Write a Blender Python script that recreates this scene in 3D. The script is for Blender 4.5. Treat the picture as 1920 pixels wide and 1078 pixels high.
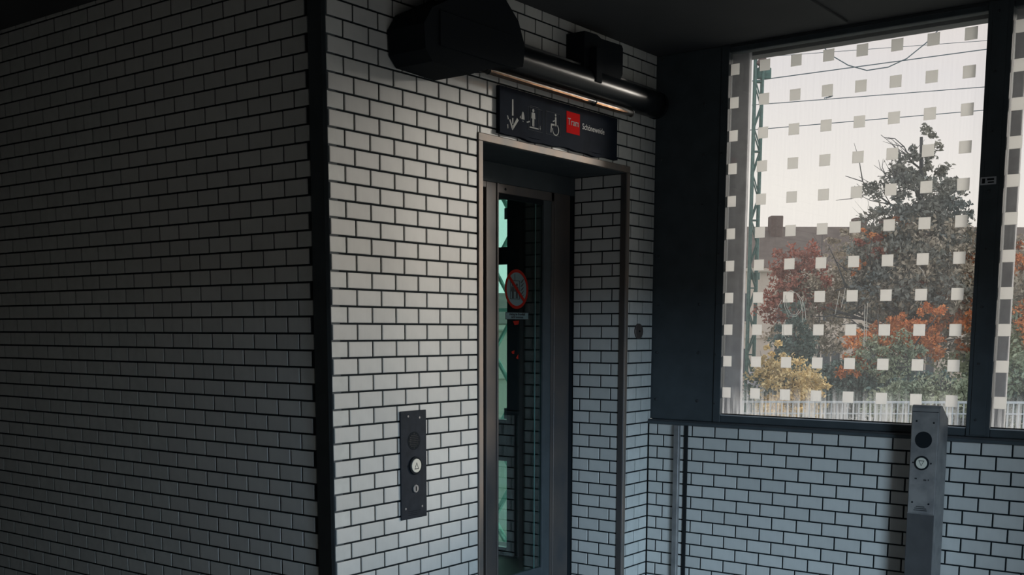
import bpy, math, random
from mathutils import Vector, Matrix
random.seed(7)
D = bpy.data
for o in list(D.objects): D.objects.remove(o, do_unlink=True)
scene = bpy.context.scene
COL = scene.collection

# ------------------------------------------------------------------ camera
R_ = Vector((0.6039, -0.7970, 0.0022)); U_ = Vector((0.1017, 0.0797, 0.9916)); F_ = Vector((0.7905, 0.5987, -0.1292))
F_.normalize(); R_ = (R_ - F_*R_.dot(F_)).normalized(); U_ = R_.cross(F_)
CAM = Vector((-4.5257, -4.6910, 1.6509))
cd = D.cameras.new('camera'); cam = D.objects.new('camera', cd); COL.objects.link(cam)
cam.matrix_world = Matrix(((R_.x, U_.x, -F_.x, CAM.x), (R_.y, U_.y, -F_.y, CAM.y), (R_.z, U_.z, -F_.z, CAM.z), (0, 0, 0, 1)))
cd.sensor_width = 36.0; cd.lens = 2068.64/1920*36; cd.shift_y = (889.62-539)/1920
cd.clip_start = 0.05; cd.clip_end = 400
scene.camera = cam

# ------------------------------------------------------------------ view, sky, sun, added fill light
scene.view_settings.view_transform = 'Standard'
try: scene.view_settings.look = 'None'
except Exception: pass
scene.view_settings.gamma = 1.0
scene.view_settings.exposure = 0.0
scene.view_settings.use_curve_mapping = False
world = D.worlds.new('sky'); scene.world = world; world.use_nodes = True
nt = world.node_tree; nt.nodes.clear()
wo = nt.nodes.new('ShaderNodeOutputWorld'); bg = nt.nodes.new('ShaderNodeBackground')
tc = nt.nodes.new('ShaderNodeTexCoord'); sx = nt.nodes.new('ShaderNodeSeparateXYZ'); cr = nt.nodes.new('ShaderNodeValToRGB')
nz = nt.nodes.new('ShaderNodeTexNoise'); nz.inputs['Scale'].default_value = 1.6; nz.inputs['Detail'].default_value = 3
ad = nt.nodes.new('ShaderNodeMath'); ad.operation = 'MULTIPLY_ADD'; ad.inputs[1].default_value = 0.12
nt.links.new(tc.outputs['Generated'], sx.inputs[0]); nt.links.new(tc.outputs['Generated'], nz.inputs['Vector'])
nt.links.new(nz.outputs['Fac'], ad.inputs[0]); nt.links.new(sx.outputs['Z'], ad.inputs[2]); nt.links.new(ad.outputs[0], cr.inputs[0])
e = cr.color_ramp.elements
e[0].position = 0.0; e[0].color = (0.98, 0.95, 0.90, 1)
e[1].position = 1.0; e[1].color = (0.60, 0.64, 0.70, 1)
k = e.new(0.17); k.color = (0.98, 0.96, 0.91, 1)
k = e.new(0.27); k.color = (0.86, 0.85, 0.86, 1)
k = e.new(0.36); k.color = (0.92, 0.85, 0.80, 1)
nt.links.new(cr.outputs[0], bg.inputs[0]); bg.inputs[1].default_value = 1.07
nt.links.new(bg.outputs[0], wo.inputs[0])

sd = D.lights.new('sun', 'SUN'); sun = D.objects.new('sun', sd); COL.objects.link(sun)
to_sun = Vector((0.823*math.cos(math.radians(12.5)), -0.568*math.cos(math.radians(12.5)), math.sin(math.radians(12.5))))
sun.rotation_euler = to_sun.to_track_quat('Z', 'Y').to_euler(); sun.location = (20, -14, 12)
sd.energy = 3.15; sd.angle = math.radians(12); sd.color = (1.0, 0.95, 0.86)

ld = D.lights.new('behind_camera_fill', 'AREA'); la = D.objects.new('behind_camera_fill', ld); COL.objects.link(la)
ld.shape = 'RECTANGLE'; ld.size = 4.0; ld.size_y = 2.4; ld.energy = 1750; ld.color = (0.58, 0.80, 1.0)
la.location = (-4.0, -10.5, 3.5)      # added fill light behind the camera, aimed through the made-up south opening
la.rotation_euler = (Vector((-4.0, -10.5, 3.5))-Vector((1.5, -0.5, 0.3))).to_track_quat('Z', 'Y').to_euler()

# ------------------------------------------------------------------ materials
def nn(t, typ): return t.nodes.new(typ)
def mat(name, col, rough=0.5, metal=0.0, noise=0.0, nscale=8.0, bump=0.0, col2=None, spec=0.5, rnd=0.0, coat=0.0, stretch=None, island=False, emis=None):
    m = D.materials.new(name); m.use_nodes = True; t = m.node_tree
    b = t.nodes['Principled BSDF']
    b.inputs['Roughness'].default_value = rough; b.inputs['Metallic'].default_value = metal
    b.inputs['Specular IOR Level'].default_value = spec
    if coat: b.inputs['Coat Weight'].default_value = coat; b.inputs['Coat Roughness'].default_value = 0.08
    b.inputs['Base Color'].default_value = (*col, 1)
    src = None
    if noise or bump or col2:
        tcn = nn(t, 'ShaderNodeTexCoord'); mp = nn(t, 'ShaderNodeMapping')
        t.links.new(tcn.outputs['Object'], mp.inputs[0])
        if stretch: mp.inputs['Scale'].default_value = stretch
        no = nn(t, 'ShaderNodeTexNoise'); no.inputs['Scale'].default_value = nscale; no.inputs['Detail'].default_value = 5
        t.links.new(mp.outputs[0], no.inputs['Vector'])
        mx = nn(t, 'ShaderNodeMix'); mx.data_type = 'RGBA'
        c2 = col2 if col2 else tuple(max(0, c*(1-noise)) for c in col)
        mx.inputs[6].default_value = (*col, 1); mx.inputs[7].default_value = (*c2, 1)
        rp = nn(t, 'ShaderNodeMapRange'); rp.inputs[1].default_value = 0.35; rp.inputs[2].default_value = 0.68
        t.links.new(no.outputs['Fac'], rp.inputs[0]); t.links.new(rp.outputs[0], mx.inputs[0])
        src = mx.outputs[2]
        if bump:
            bp = nn(t, 'ShaderNodeBump'); bp.inputs['Strength'].default_value = bump; bp.inputs['Distance'].default_value = 0.01
            t.links.new(no.outputs['Fac'], bp.inputs['Height']); t.links.new(bp.outputs[0], b.inputs['Normal'])
    if rnd:
        if island: oi = nn(t, 'ShaderNodeNewGeometry'); r = oi.outputs['Random Per Island']
        else: oi = nn(t, 'ShaderNodeObjectInfo'); r = oi.outputs['Random']
        hs = nn(t, 'ShaderNodeHueSaturation'); mr = nn(t, 'ShaderNodeMapRange')
        mr.inputs[3].default_value = 1-rnd; mr.inputs[4].default_value = 1+rnd
        t.links.new(r, mr.inputs[0]); t.links.new(mr.outputs[0], hs.inputs['Value'])
        if src: t.links.new(src, hs.inputs['Color'])
        else: hs.inputs['Color'].default_value = (*col, 1)
        src = hs.outputs[0]
    if src: t.links.new(src, b.inputs['Base Color'])
    if emis: b.inputs['Emission Color'].default_value = (*emis[0], 1); b.inputs['Emission Strength'].default_value = emis[1]
    return m

def glass(name, tint, refl=1.0, dust_haze=0.0, dust_haze_col=(0.8, 0.82, 0.85), rough=0.0, ior=1.5):
    m = D.materials.new(name); m.use_nodes = True; t = m.node_tree; t.nodes.clear()
    out = nn(t, 'ShaderNodeOutputMaterial'); tr = nn(t, 'ShaderNodeBsdfTransparent'); tr.inputs[0].default_value = (*tint, 1)
    gl = nn(t, 'ShaderNodeBsdfGlossy'); gl.inputs['Roughness'].default_value = rough
    ge = nn(t, 'ShaderNodeNewGeometry'); dp = nn(t, 'ShaderNodeVectorMath'); dp.operation = 'DOT_PRODUCT'
    t.links.new(ge.outputs['Normal'], dp.inputs[0]); t.links.new(ge.outputs['Incoming'], dp.inputs[1])
    ab = nn(t, 'ShaderNodeMath'); ab.operation = 'ABSOLUTE'; t.links.new(dp.outputs['Value'], ab.inputs[0])
    om = nn(t, 'ShaderNodeMath'); om.operation = 'SUBTRACT'; om.inputs[0].default_value = 1.0; t.links.new(ab.outputs[0], om.inputs[1])
    pw = nn(t, 'ShaderNodeMath'); pw.operation = 'POWER'; pw.inputs[1].default_value = 5.0; t.links.new(om.outputs[0], pw.inputs[0])
    f0 = ((ior-1)/(ior+1))**2
    mu = nn(t, 'ShaderNodeMath'); mu.operation = 'MULTIPLY_ADD'; mu.inputs[1].default_value = (1-f0)*refl; mu.inputs[2].default_value = f0*refl; mu.use_clamp = True
    t.links.new(pw.outputs[0], mu.inputs[0])
    m1 = nn(t, 'ShaderNodeMixShader'); t.links.new(mu.outputs[0], m1.inputs[0]); t.links.new(tr.outputs[0], m1.inputs[1]); t.links.new(gl.outputs[0], m1.inputs[2])
    last = m1.outputs[0]
    if dust_haze:
        tcn = nn(t, 'ShaderNodeTexCoord'); mp = nn(t, 'ShaderNodeMapping'); mp.inputs['Scale'].default_value = (1, 26, 1.2)
        t.links.new(tcn.outputs['Object'], mp.inputs[0])
        no = nn(t, 'ShaderNodeTexNoise'); no.inputs['Scale'].default_value = 2.0; no.inputs['Detail'].default_value = 6
        t.links.new(mp.outputs[0], no.inputs['Vector'])
        sp = nn(t, 'ShaderNodeSeparateXYZ'); t.links.new(tcn.outputs['Object'], sp.inputs[0])
        mr = nn(t, 'ShaderNodeMapRange'); mr.inputs[1].default_value = 0.30; mr.inputs[2].default_value = 0.05
        mr.inputs[3].default_value = 0.02; mr.inputs[4].default_value = 0.75; t.links.new(sp.outputs['Z'], mr.inputs[0])
        r2 = nn(t, 'ShaderNodeMapRange'); r2.inputs[1].default_value = 0.4; r2.inputs[2].default_value = 0.7; t.links.new(no.outputs['Fac'], r2.inputs[0])
        m3 = nn(t, 'ShaderNodeMath'); m3.operation = 'MULTIPLY'; t.links.new(mr.outputs[0], m3.inputs[0]); t.links.new(r2.outputs[0], m3.inputs[1])
        m4 = nn(t, 'ShaderNodeMath'); m4.operation = 'MULTIPLY_ADD'; m4.inputs[1].default_value = dust_haze; m4.inputs[2].default_value = dust_haze*0.035; m4.use_clamp = True  # constant term is an even veil, painting milky haze over the view
        t.links.new(m3.outputs[0], m4.inputs[0])
        tl = nn(t, 'ShaderNodeBsdfTranslucent'); tl.inputs[0].default_value = (*dust_haze_col, 1)
        df = nn(t, 'ShaderNodeBsdfDiffuse'); df.inputs[0].default_value = (*dust_haze_col, 1)
        mm = nn(t, 'ShaderNodeMixShader'); mm.inputs[0].default_value = 0.25; t.links.new(tl.outputs[0], mm.inputs[1]); t.links.new(df.outputs[0], mm.inputs[2])
        m2 = nn(t, 'ShaderNodeMixShader'); t.links.new(m4.outputs[0], m2.inputs[0]); t.links.new(last, m2.inputs[1]); t.links.new(mm.outputs[0], m2.inputs[2])
        last = m2.outputs[0]
    t.links.new(last, out.inputs[0]); return m

def film(name, col, trans):
    m = D.materials.new(name); m.use_nodes = True; t = m.node_tree; t.nodes.clear()
    out = nn(t, 'ShaderNodeOutputMaterial'); tl = nn(t, 'ShaderNodeBsdfTranslucent'); tl.inputs[0].default_value = (*col, 1)
    df = nn(t, 'ShaderNodeBsdfDiffuse'); df.inputs[0].default_value = (*col, 1); mm = nn(t, 'ShaderNodeMixShader'); mm.inputs[0].default_value = 1-trans
    t.links.new(tl.outputs[0], mm.inputs[1]); t.links.new(df.outputs[0], mm.inputs[2]); t.links.new(mm.outputs[0], out.inputs[0]); return m

M = {}
M['tile'] = mat('glazed_tile', (0.56, 0.56, 0.54), rough=0.42, noise=0.10, nscale=14, stretch=(1, 1, 0.35), rnd=0.06, spec=0.25)
M['tile_far'] = mat('glazed_tile_far', (0.55, 0.56, 0.54), rough=0.42, noise=0.10, nscale=14, rnd=0.06, island=True, spec=0.25)
M['grout'] = mat('dark_grout', (0.016, 0.021, 0.024), rough=0.9, noise=0.3, nscale=40, spec=0.1)
M['black_steel'] = mat('black_painted_steel', (0.065, 0.078, 0.086), rough=0.6, noise=0.2, nscale=6, spec=0.15)
M['dark_steel'] = mat('dark_grey_steel', (0.05, 0.056, 0.062), rough=0.4, noise=0.25, nscale=5, spec=0.4)
M['steel'] = mat('brushed_steel', (0.22, 0.175, 0.145), rough=0.55, metal=0.4, spec=0.3, col2=(0.15, 0.145, 0.14), nscale=5, stretch=(1, 1, 0.5))
M['steel_dark'] = mat('worn_dark_steel', (0.12, 0.10, 0.09), rough=0.5, metal=0.4, col2=(0.07, 0.07, 0.075), nscale=4, stretch=(1, 1, 0.5))
M['steel_grey'] = mat('grey_stainless_steel', (0.27, 0.265, 0.26), rough=0.5, metal=0.3, col2=(0.17, 0.17, 0.175), nscale=9)
M['panel_plate'] = mat('anodised_panel', (0.024, 0.029, 0.037), rough=0.7, spec=0.08, noise=0.25, nscale=18)
M['ceiling'] = mat('ceiling_paint', (0.05, 0.052, 0.056), rough=0.85, noise=0.15, nscale=2)
M['pale_plaster'] = mat('pale_plaster', (0.60, 0.62, 0.64), rough=0.9)  # lightened so the unseen west wall bounces light onto the left wall
M['plaster'] = mat('grey_plaster', (0.13, 0.135, 0.14), rough=0.9)
M['floor'] = mat('floor_stone', (0.07, 0.072, 0.074), rough=0.6, noise=0.3, nscale=3, bump=0.1)
M['black'] = mat('matt_black', (0.013, 0.016, 0.019), rough=0.8, spec=0.06)
M['button'] = mat('pale_button', (0.62, 0.60, 0.52), rough=0.35)
M['mark'] = mat('dark_marking', (0.02, 0.022, 0.025), rough=0.6)
M['glass'] = glass('window_glass', (0.945, 0.93, 0.92), refl=0.8, dust_haze=0.9)
M['door_glass'] = glass('teal_door_glass', (0.80, 0.945, 0.915), refl=2.0, ior=1.5)
M['slot_glass'] = glass('dark_slot_glass', (0.05, 0.10, 0.11), refl=2.0, ior=1.6)
M['shaft_glass'] = glass('shaft_glass', (0.80, 0.96, 0.92), refl=0.6)
M['film'] = film('cream_film', (0.90, 0.90, 0.89), 0.78)
M['film_dark'] = film('shaft_film', (0.30, 0.38, 0.40), 0.3)
M['rubber'] = mat('black_gasket', (0.004, 0.006, 0.008), rough=0.6)
M['alu'] = mat('pale_aluminium_bead', (0.55, 0.57, 0.60), rough=0.35, metal=0.4)
M['column'] = mat('grey_concrete_column', (0.50, 0.51, 0.54), rough=0.8, noise=0.25, nscale=9)
M['sign'] = mat('navy_sign_face', (0.020, 0.026, 0.038), rough=0.7, noise=0.35, nscale=5, spec=0.02)
M['white'] = mat('white_print', (0.42, 0.43, 0.42), rough=0.7, spec=0.03)
M['faint'] = mat('grey_outline_print', (0.09, 0.10, 0.11), rough=0.7, spec=0.03)
M['red'] = mat('red_print', (0.52, 0.012, 0.012), rough=0.8, spec=0.02)
M['dark_red'] = mat('dark_red_print', (0.30, 0.02, 0.012), rough=0.7, spec=0.05)
M['teal_print'] = mat('pale_teal_print', (0.11, 0.18, 0.19), rough=0.5)
M['plastic'] = glass('clear_brown_plastic', (0.62, 0.50, 0.40), refl=1.0, rough=0.3, ior=1.5)
M['green_steel'] = mat('green_mast_paint', (0.10, 0.22, 0.21), rough=0.6, noise=0.4, nscale=7)
M['teal_steel'] = mat('pale_green_gantry_paint', (0.30, 0.52, 0.46), rough=0.6, noise=0.2, nscale=7)
M['wire'] = mat('dark_wire', (0.10, 0.16, 0.20), rough=0.6)
M['cabinet'] = mat('pale_cabinet_paint', (0.55, 0.57, 0.66), rough=0.6, noise=0.1)
M['bark'] = mat('dark_bark', (0.10, 0.11, 0.12), rough=0.9, noise=0.4, nscale=5)
M['fence'] = mat('galvanised_fence', (0.55, 0.62, 0.68), rough=0.5)
M['ground'] = mat('pale_path_and_grass', (0.42, 0.43, 0.42), rough=0.95, col2=(0.20, 0.24, 0.18), nscale=0.25)
M['render'] = mat('pale_render', (0.72, 0.66, 0.60), rough=0.9, noise=0.15, nscale=0.4)
M['roof_tile'] = mat('brown_roof_tile', (0.20, 0.17, 0.155), rough=0.9, noise=0.25, nscale=2)
M['roof_red'] = mat('red_roof_tile', (0.34, 0.13, 0.12), rough=0.9, noise=0.2, nscale=2)
M['pane_far'] = mat('far_window_pane', (0.07, 0.09, 0.11), rough=0.3)
M['brick_far'] = mat('chimney_brick', (0.17, 0.13, 0.12), rough=0.9, noise=0.2)
def leafmat(n, c, c2): return mat(n, c, rough=0.8, col2=c2, nscale=0.9, rnd=0.35, island=True, spec=0.2)
M['l_slate'] = leafmat('slate_green_leaves', (0.30, 0.30, 0.26), (0.16, 0.20, 0.21))
M['l_brown'] = leafmat('brown_grey_leaves', (0.55, 0.48, 0.38), (0.32, 0.31, 0.27))
M['l_orange'] = leafmat('orange_leaves', (0.80, 0.33, 0.12), (0.60, 0.24, 0.11))
M['l_red'] = leafmat('rust_red_leaves', (0.50, 0.18, 0.13), (0.34, 0.17, 0.14))
M['l_yellow'] = leafmat('yellow_leaves', (0.92, 0.72, 0.36), (0.60, 0.52, 0.32))
M['l_green'] = leafmat('mid_green_leaves', (0.48, 0.52, 0.36), (0.25, 0.34, 0.27))
M['l_dark'] = leafmat('dark_green_leaves', (0.12, 0.20, 0.20), (0.20, 0.28, 0.25))

# ------------------------------------------------------------------ mesh builder
class MB:
    def __init__(s): s.v = []; s.f = []
    def add(s, vs, fs):
        n = len(s.v); s.v += [tuple(v) for v in vs]; s.f += [tuple(i+n for i in f) for f in fs]; return s
    def box(s, x0, x1, y0, y1, z0, z1):
        if x0 > x1: x0, x1 = x1, x0
        if y0 > y1: y0, y1 = y1, y0
        if z0 > z1: z0, z1 = z1, z0
        vs = [(x, y, z) for x in (x0, x1) for y in (y0, y1) for z in (z0, z1)]
        return s.add(vs, [(0, 1, 3, 2), (4, 6, 7, 5), (0, 4, 5, 1), (2, 3, 7, 6), (0, 2, 6, 4), (1, 5, 7, 3)])
    def bbox(s, x0, x1, y0, y1, z0, z1, b=0.004):      # box with all edges chamfered
        lo = (min(x0, x1), min(y0, y1), min(z0, z1)); hi = (max(x0, x1), max(y0, y1), max(z0, z1))
        vs = []; idx = {}
        for cx in (0, 1):
            for cy in (0, 1):
                for cz in (0, 1):
                    c = (cx, cy, cz)
                    for ax in range(3):
                        p = [hi[i]-b if c[i] else lo[i]+b for i in range(3)]; p[ax] = hi[ax] if c[ax] else lo[ax]
                        idx[(c, ax)] = len(vs); vs.append(tuple(p))
        fs = []
        for ax in range(3):
            a, bb = [(1, 2), (2, 0), (0, 1)][ax]
            for s_ in (0, 1):
                q = []
                for da, db in ((0, 0), (1, 0), (1, 1), (0, 1)):
                    c = [0, 0, 0]; c[ax] = s_; c[a] = da; c[bb] = db; q.append(idx[(tuple(c), ax)])
                fs.append(tuple(q if s_ else q[::-1]))
        for ax in range(3):
            a, bb = [(1, 2), (2, 0), (0, 1)][ax]
            for da in (0, 1):
                for db in (0, 1):
                    c0 = [0, 0, 0]; c0[a] = da; c0[bb] = db; c1 = list(c0); c1[ax] = 1
                    q = [idx[(tuple(c0), a)], idx[(tuple(c1), a)], idx[(tuple(c1), bb)], idx[(tuple(c0), bb)]]
                    fs.append(tuple(q if da != db else q[::-1]))
        for c in [(x, y, z) for x in (0, 1) for y in (0, 1) for z in (0, 1)]:
            q = [idx[(c, 0)], idx[(c, 1)], idx[(c, 2)]]; fs.append(tuple(q if sum(c) % 2 else q[::-1]))
        return s.add(vs, fs)
    def tube(s, pts, r, n=8, caps=True, r2=None):
        pts = [Vector(p) for p in pts]; rings = []; m = len(pts)
        for i, p in enumerate(pts):
            d = (pts[min(i+1, m-1)]-pts[max(i-1, 0)]).normalized()
            a = Vector((0, 0, 1)) if abs(d.z) < 0.9 else Vector((1, 0, 0))
            x = d.cross(a).normalized(); y = d.cross(x)
            rr = r if r2 is None else r+(r2-r)*i/(m-1)
            base = len(s.v)
            for k_ in range(n):
                t = 2*math.pi*k_/n; s.v.append(tuple(p+x*rr*math.cos(t)+y*rr*math.sin(t)))
            rings.append(base)
        for a, b in zip(rings, rings[1:]):
            for k_ in range(n): s.f.append((a+k_, b+k_, b+(k_+1) % n, a+(k_+1) % n))
        if caps:
            s.f.append(tuple(rings[0]+k_ for k_ in range(n))); s.f.append(tuple(rings[-1]+k_ for k_ in reversed(range(n))))
        return s
    def cyl(s, c, axis, r, h, n=24, bev=0.0):       # disc/button along +-axis; c is the back centre, h signed
        ax = 'xyz'.index(axis); a, b = [(1, 2), (2, 0), (0, 1)][ax]
        prof = [(r, 0), (r, h-math.copysign(bev, h)), (r-bev, h)] if bev else [(r, 0), (r, h)]
        base = len(s.v)
        for rr, hh in prof:
            for k_ in range(n):
                t = 2*math.pi*k_/n; p = [0, 0, 0]; p[ax] = c[ax]+hh; p[a] = c[a]+rr*math.cos(t); p[b] = c[b]+rr*math.sin(t); s.v.append(tuple(p))
        for j in range(len(prof)-1):
            for k_ in range(n):
                q = (base+j*n+k_, base+j*n+(k_+1) % n, base+(j+1)*n+(k_+1) % n, base+(j+1)*n+k_)
                s.f.append(q if h > 0 else q[::-1])
        t = tuple(base+(len(prof)-1)*n+k_ for k_ in range(n)); s.f.append(t if h > 0 else t[::-1])
        t = tuple(base+k_ for k_ in range(n)); s.f.append(t[::-1] if h > 0 else t)
        return s
    def prism(s, pts, d):        # polygon (3D points) extruded along vector d
        n = len(pts); d = Vector(d); a = [Vector(p) for p in pts]
        s.add([*a, *[p+d for p in a]], [tuple(range(n)), tuple(range(2*n-1, n-1, -1))]+[(i, i+n, (i+1) % n+n, (i+1) % n) for i in range(n)]); return s
    def mesh(s, name, material):
        me = D.meshes.new(name); me.from_pydata(s.v, [], s.f); me.materials.append(material); me.validate(); me.update(); return me
    def obj(s, name, material, parent=None, smooth=False, **props):
        me = s.mesh(name, material)
        if smooth:
            for p in me.polygons: p.use_smooth = True
        return link(name, me, parent, **props)
def link(name, data, parent=None, loc=None, **props):
    o = D.objects.new(name, data); COL.objects.link(o)
    if parent: o.parent = parent
    if loc is not None: o.location = loc
    for k_, v in props.items(): o[k_] = v
    return o
def empty(name, loc=(0, 0, 0), rz=0.0, **props):
    o = D.objects.new(name, None); COL.objects.link(o); o.location = loc; o.rotation_euler = (0, 0, rz); o.empty_display_size = 0.1
    for k_, v in props.items(): o[k_] = v
    return o
def fixnormals(o):
    import bmesh
    bm = bmesh.new(); bm.from_mesh(o.data); bmesh.ops.recalc_face_normals(bm, faces=bm.faces); bm.to_mesh(o.data); bm.free()

# ------------------------------------------------------------------ shell
ZF, ZC = -0.45, 3.86          # floor and ceiling
XW = 3.576                    # face of the parapet wall below the windows
XP = 3.62                     # plane of window frames
floor = MB().box(-5.1, 4.1, -5.9, 9.2, ZF-0.2, ZF).obj('floor', M['floor'], kind='structure')
ceil = MB().box(-5.1, 4.1, -5.9, 9.2, ZC, ZC+0.3).obj('ceiling', M['ceiling'], kind='structure')
# ceiling battens seen as long faint ridges
MB().bbox(-4.9, 3.5, -1.62, -1.56, ZC-0.02, ZC, 0.004).obj('ridge', M['ceiling'], ceil)
MB().bbox(-4.9, 3.5, -3.9, -3.84, ZC-0.02, ZC, 0.004).obj('ridge', M['ceiling'], ceil)

JD = 0.008       # joint depth
wl = MB().box(JD, 0.24, 0.166, 9.0, ZF, ZC).obj('wall_left', M['grout'], kind='structure')
b = MB().box(-0.057, 0.02, JD, 0.012, ZF, ZC).box(0.02, 1.285, JD, 0.5, ZF, ZC).box(1.285, 3.20, JD, 0.5, 2.94, ZC).box(3.20, 3.61, JD, 0.5, ZF, ZC)
wb = b.obj('wall_back', M['grout'], kind='structure')
wr = MB().box(XW+JD, 4.0, -5.35, -0.0, ZF, 0.905).obj('wall_right', M['grout'], kind='structure')
wc = MB().box(3.16+JD, 3.2, 0.0, 0.6, ZF, 2.89).obj('wall_recess', M['grout'], kind='structure')
# unseen walls round the camera; front and west are set to shape the fill light
south = MB().box(-5.1, -2.1, -5.9, -5.6, ZF, ZC).box(0.7, 3.9, -5.9, -5.35, ZF, ZC).box(-2.1, 0.7, -5.9, -5.6, 2.2, ZC).obj('wall_front_blocker', M['plaster'], kind='structure')  # unseen; sides, lintel and opening placed to block and shape the fill light
west = MB().box(-5.1, -4.9, -5.6, 9.0, ZF, ZC).obj('wall_west_bounce', M['pale_plaster'], kind='structure')  # unseen; added to block fill from the left wall, pale to bounce light
north = MB().box(-5.1, 0.2, 9.0, 9.2, ZF, ZC).obj('wall_north', M['plaster'], kind='structure')

# tiles ------------------------------------------------------------
PW, PH, JT = 0.2055, 0.1, 0.0122
TD, TB = 0.012, 0.0035
_cache = {}
def tile_geo(w, h):
    b_ = min(TB, w*0.2, h*0.2); x, z = w/2, h/2
    vs = [(-x, TD, -z), (x, TD, -z), (x, TD, z), (-x, TD, z),
          (-x, b_*0.5, -z), (x, b_*0.5, -z), (x, b_*0.5, z), (-x, b_*0.5, z),
          (-x+b_, 0, -z+b_), (x-b_, 0, -z+b_), (x-b_, 0, z-b_), (-x+b_, 0, z-b_)]
    fs = [(8, 9, 10, 11)]
    for a in (0, 4):
        for i in range(4): j = (i+1) % 4; fs.append((a+i, a+j, a+4+j, a+4+i))
    return vs, fs
def tile_mesh(w, h):
    key = (round(w, 3), round(h, 3))
    if key not in _cache:
        me = D.meshes.new('tile'); vs, fs = tile_geo(*key); me.from_pydata(vs, [], fs); me.materials.append(M['tile']); me.update(); _cache[key] = me
    return _cache[key]
def project(P):
    d = Vector(P)-CAM; z = d.dot(F_)
    if z < 0.1: return None
    return 960+2068.64*d.dot(R_)/z, 889.62-2068.64*d.dot(U_)/z, z
def lay_tiles(wall, rects, to_world, rz, limit=300):
    """rects: (u0,u1,z0,z1) on the wall; the first 'limit' largest in the photograph are parts, the others one stuff part"""
    items = []
    for (u0, u1, z0, z1) in rects:
        w, h = u1-u0, z1-z0
        if w < 0.014 or h < 0.012: continue
        c = to_world((u0+u1)/2, (z0+z1)/2); q = project(c); s_ = 0
        if q and -20 < q[0] < 1940 and -20 < q[1] < 1098: s_ = 1000/q[2]*max(0.35, min(1, w/0.19))
        items.append((s_, c, w, h))
    items.sort(key=lambda t: -t[0])
    rest = MB(); R = Matrix.Rotation(rz, 3, 'Z')
    for i, (s_, c, w, h) in enumerate(items):
        if i < limit and s_ > 0:
            o = link('tile', tile_mesh(w, h), wall, c); o.rotation_euler = (0, 0, rz)
        else:
            vs, fs = tile_geo(w, h); rest.add([R @ Vector(v)+Vector(c) for v in vs], fs)
    if rest.v: rest.obj('remaining_tiles', M['tile_far'], wall, kind='stuff')
def grid(u_lo, u_hi, z_lo, z_hi, zk, ku0, ku1, joint_u):
    """rows k = ku0..ku1 with top joint at zk(k); joint_u(k) = one joint position of that row"""
    out = []
    for k_ in range(ku0, ku1):
        zt, zb = zk(k_)-JT/2, zk(k_+1)+JT/2
        zt2, zb2 = min(zt, z_hi), max(zb, z_lo)
        if zt2-zb2 < 0.012: continue
        j = joint_u(k_); n0 = math.floor((u_lo-j)/PW)
        u = j+n0*PW
        while u < u_hi:
            a, c = max(u+JT/2, u_lo), min(u+PW-JT/2, u_hi)
            if c-a > 0.014: out.append((a, c, zb2, zt2))
            u += PW
    return out
# back wall (B): rows k joints at z = 3.39-0.1k
zB = lambda k_: 3.39-0.1*k_
jB = lambda k_: 0.1573 if k_ % 2 else 0.1573-0.385*PW
rects = []
full = grid(-0.055, 3.606, ZF, ZC, zB, -5, 39, jB)
for (a, c, z0, z1) in full:
    if z1 < 2.94+0.001:
        if a < 1.281: rects.append((a, min(c, 1.281), z0, z1))
        if c > 3.203: rects.append((max(a, 3.203), c if z1 > 0.9 else min(c, 3.566), z0, z1))
    elif z0 < 2.94:
        if a < 1.281: rects.append((a, min(c, 1.281), z0, z1))
        if c > 1.287 and a < 3.2: rects.append((max(a, 1.287), min(c, 3.2), 2.943, z1))
        if c > 3.203: rects.append((max(a, 3.203), c, z0, z1))
    else: rects.append((a, c, z0, z1))
lay_tiles(wb, rects, lambda u, z: (u, 0.0, z), 0)
# left wall (A) faces -x: rows a joints at 3.4323-0.1a
zA = lambda k_: 3.4323-0.1*k_
jA = lambda k_: 0.3353 if k_ % 2 == 0 else 0.3353+0.49*PW
lay_tiles(wl, grid(0.212, 8.9, ZF, ZC, zA, -5, 39, jA), lambda u, z: (0.0, u, z), -math.pi/2)
# parapet wall (C) faces -x, below the windows
jC = lambda k_: -0.4104 if k_ % 2 else -0.4104-0.5*PW
jC2 = lambda k_: -0.084 if k_ % 2 else -0.143
lay_tiles(wr, grid(-5.3, -0.374, ZF, 0.887, zB, 25, 39, jC)+grid(-0.343, -0.006, ZF, 0.887, zB, 25, 39, jC2), lambda u, z: (XW, u, z), -math.pi/2)
# recess side wall
jR = lambda k_: 0.427 if k_ % 2 else 0.330
lay_tiles(wc, grid(0.048, 0.492, ZF, 2.885, zB, 5, 39, jR), lambda u, z: (3.16, u, z), -math.pi/2)

# trims ------------------------------------------------------------
MB().prism([(-0.058, -0.003, ZF), (-0.060, 0.004, ZF), (-0.060, 0.03, ZF), (-0.004, 0.200, ZF), (0.02, 0.200, ZF), (0.02, 0.007, ZF), (-0.05, 0.007, ZF)], (0, 0, ZC-ZF)).obj('trim_1', M['black_steel'], kind='structure', label='black steel corner post between the two tiled walls')
t2 = empty('trim_2', (1.285, 0, 2.94), kind='structure', label='worn steel surround of the lift opening')
def rel(root): return root.location
def part(mb, name, m, root, smooth=False, **pr):
    L_ = root.location
    mb.v = [(v[0]-L_.x, v[1]-L_.y, v[2]-L_.z) for v in mb.v]
    return mb.obj(name, m, root, smooth, **pr)
part(MB().bbox(1.285, 3.203, -0.010, 0.012, 2.892, 2.942, 0.003), 'header', M['steel'], t2)
part(MB().bbox(1.285, 1.333, -0.010, 0.012, ZF, 2.892, 0.003), 'jamb', M['steel'], t2)
part(MB().bbox(3.162, 3.203, -0.010, 0.012, ZF, 2.892, 0.003), 'jamb', M['steel'], t2)
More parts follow.
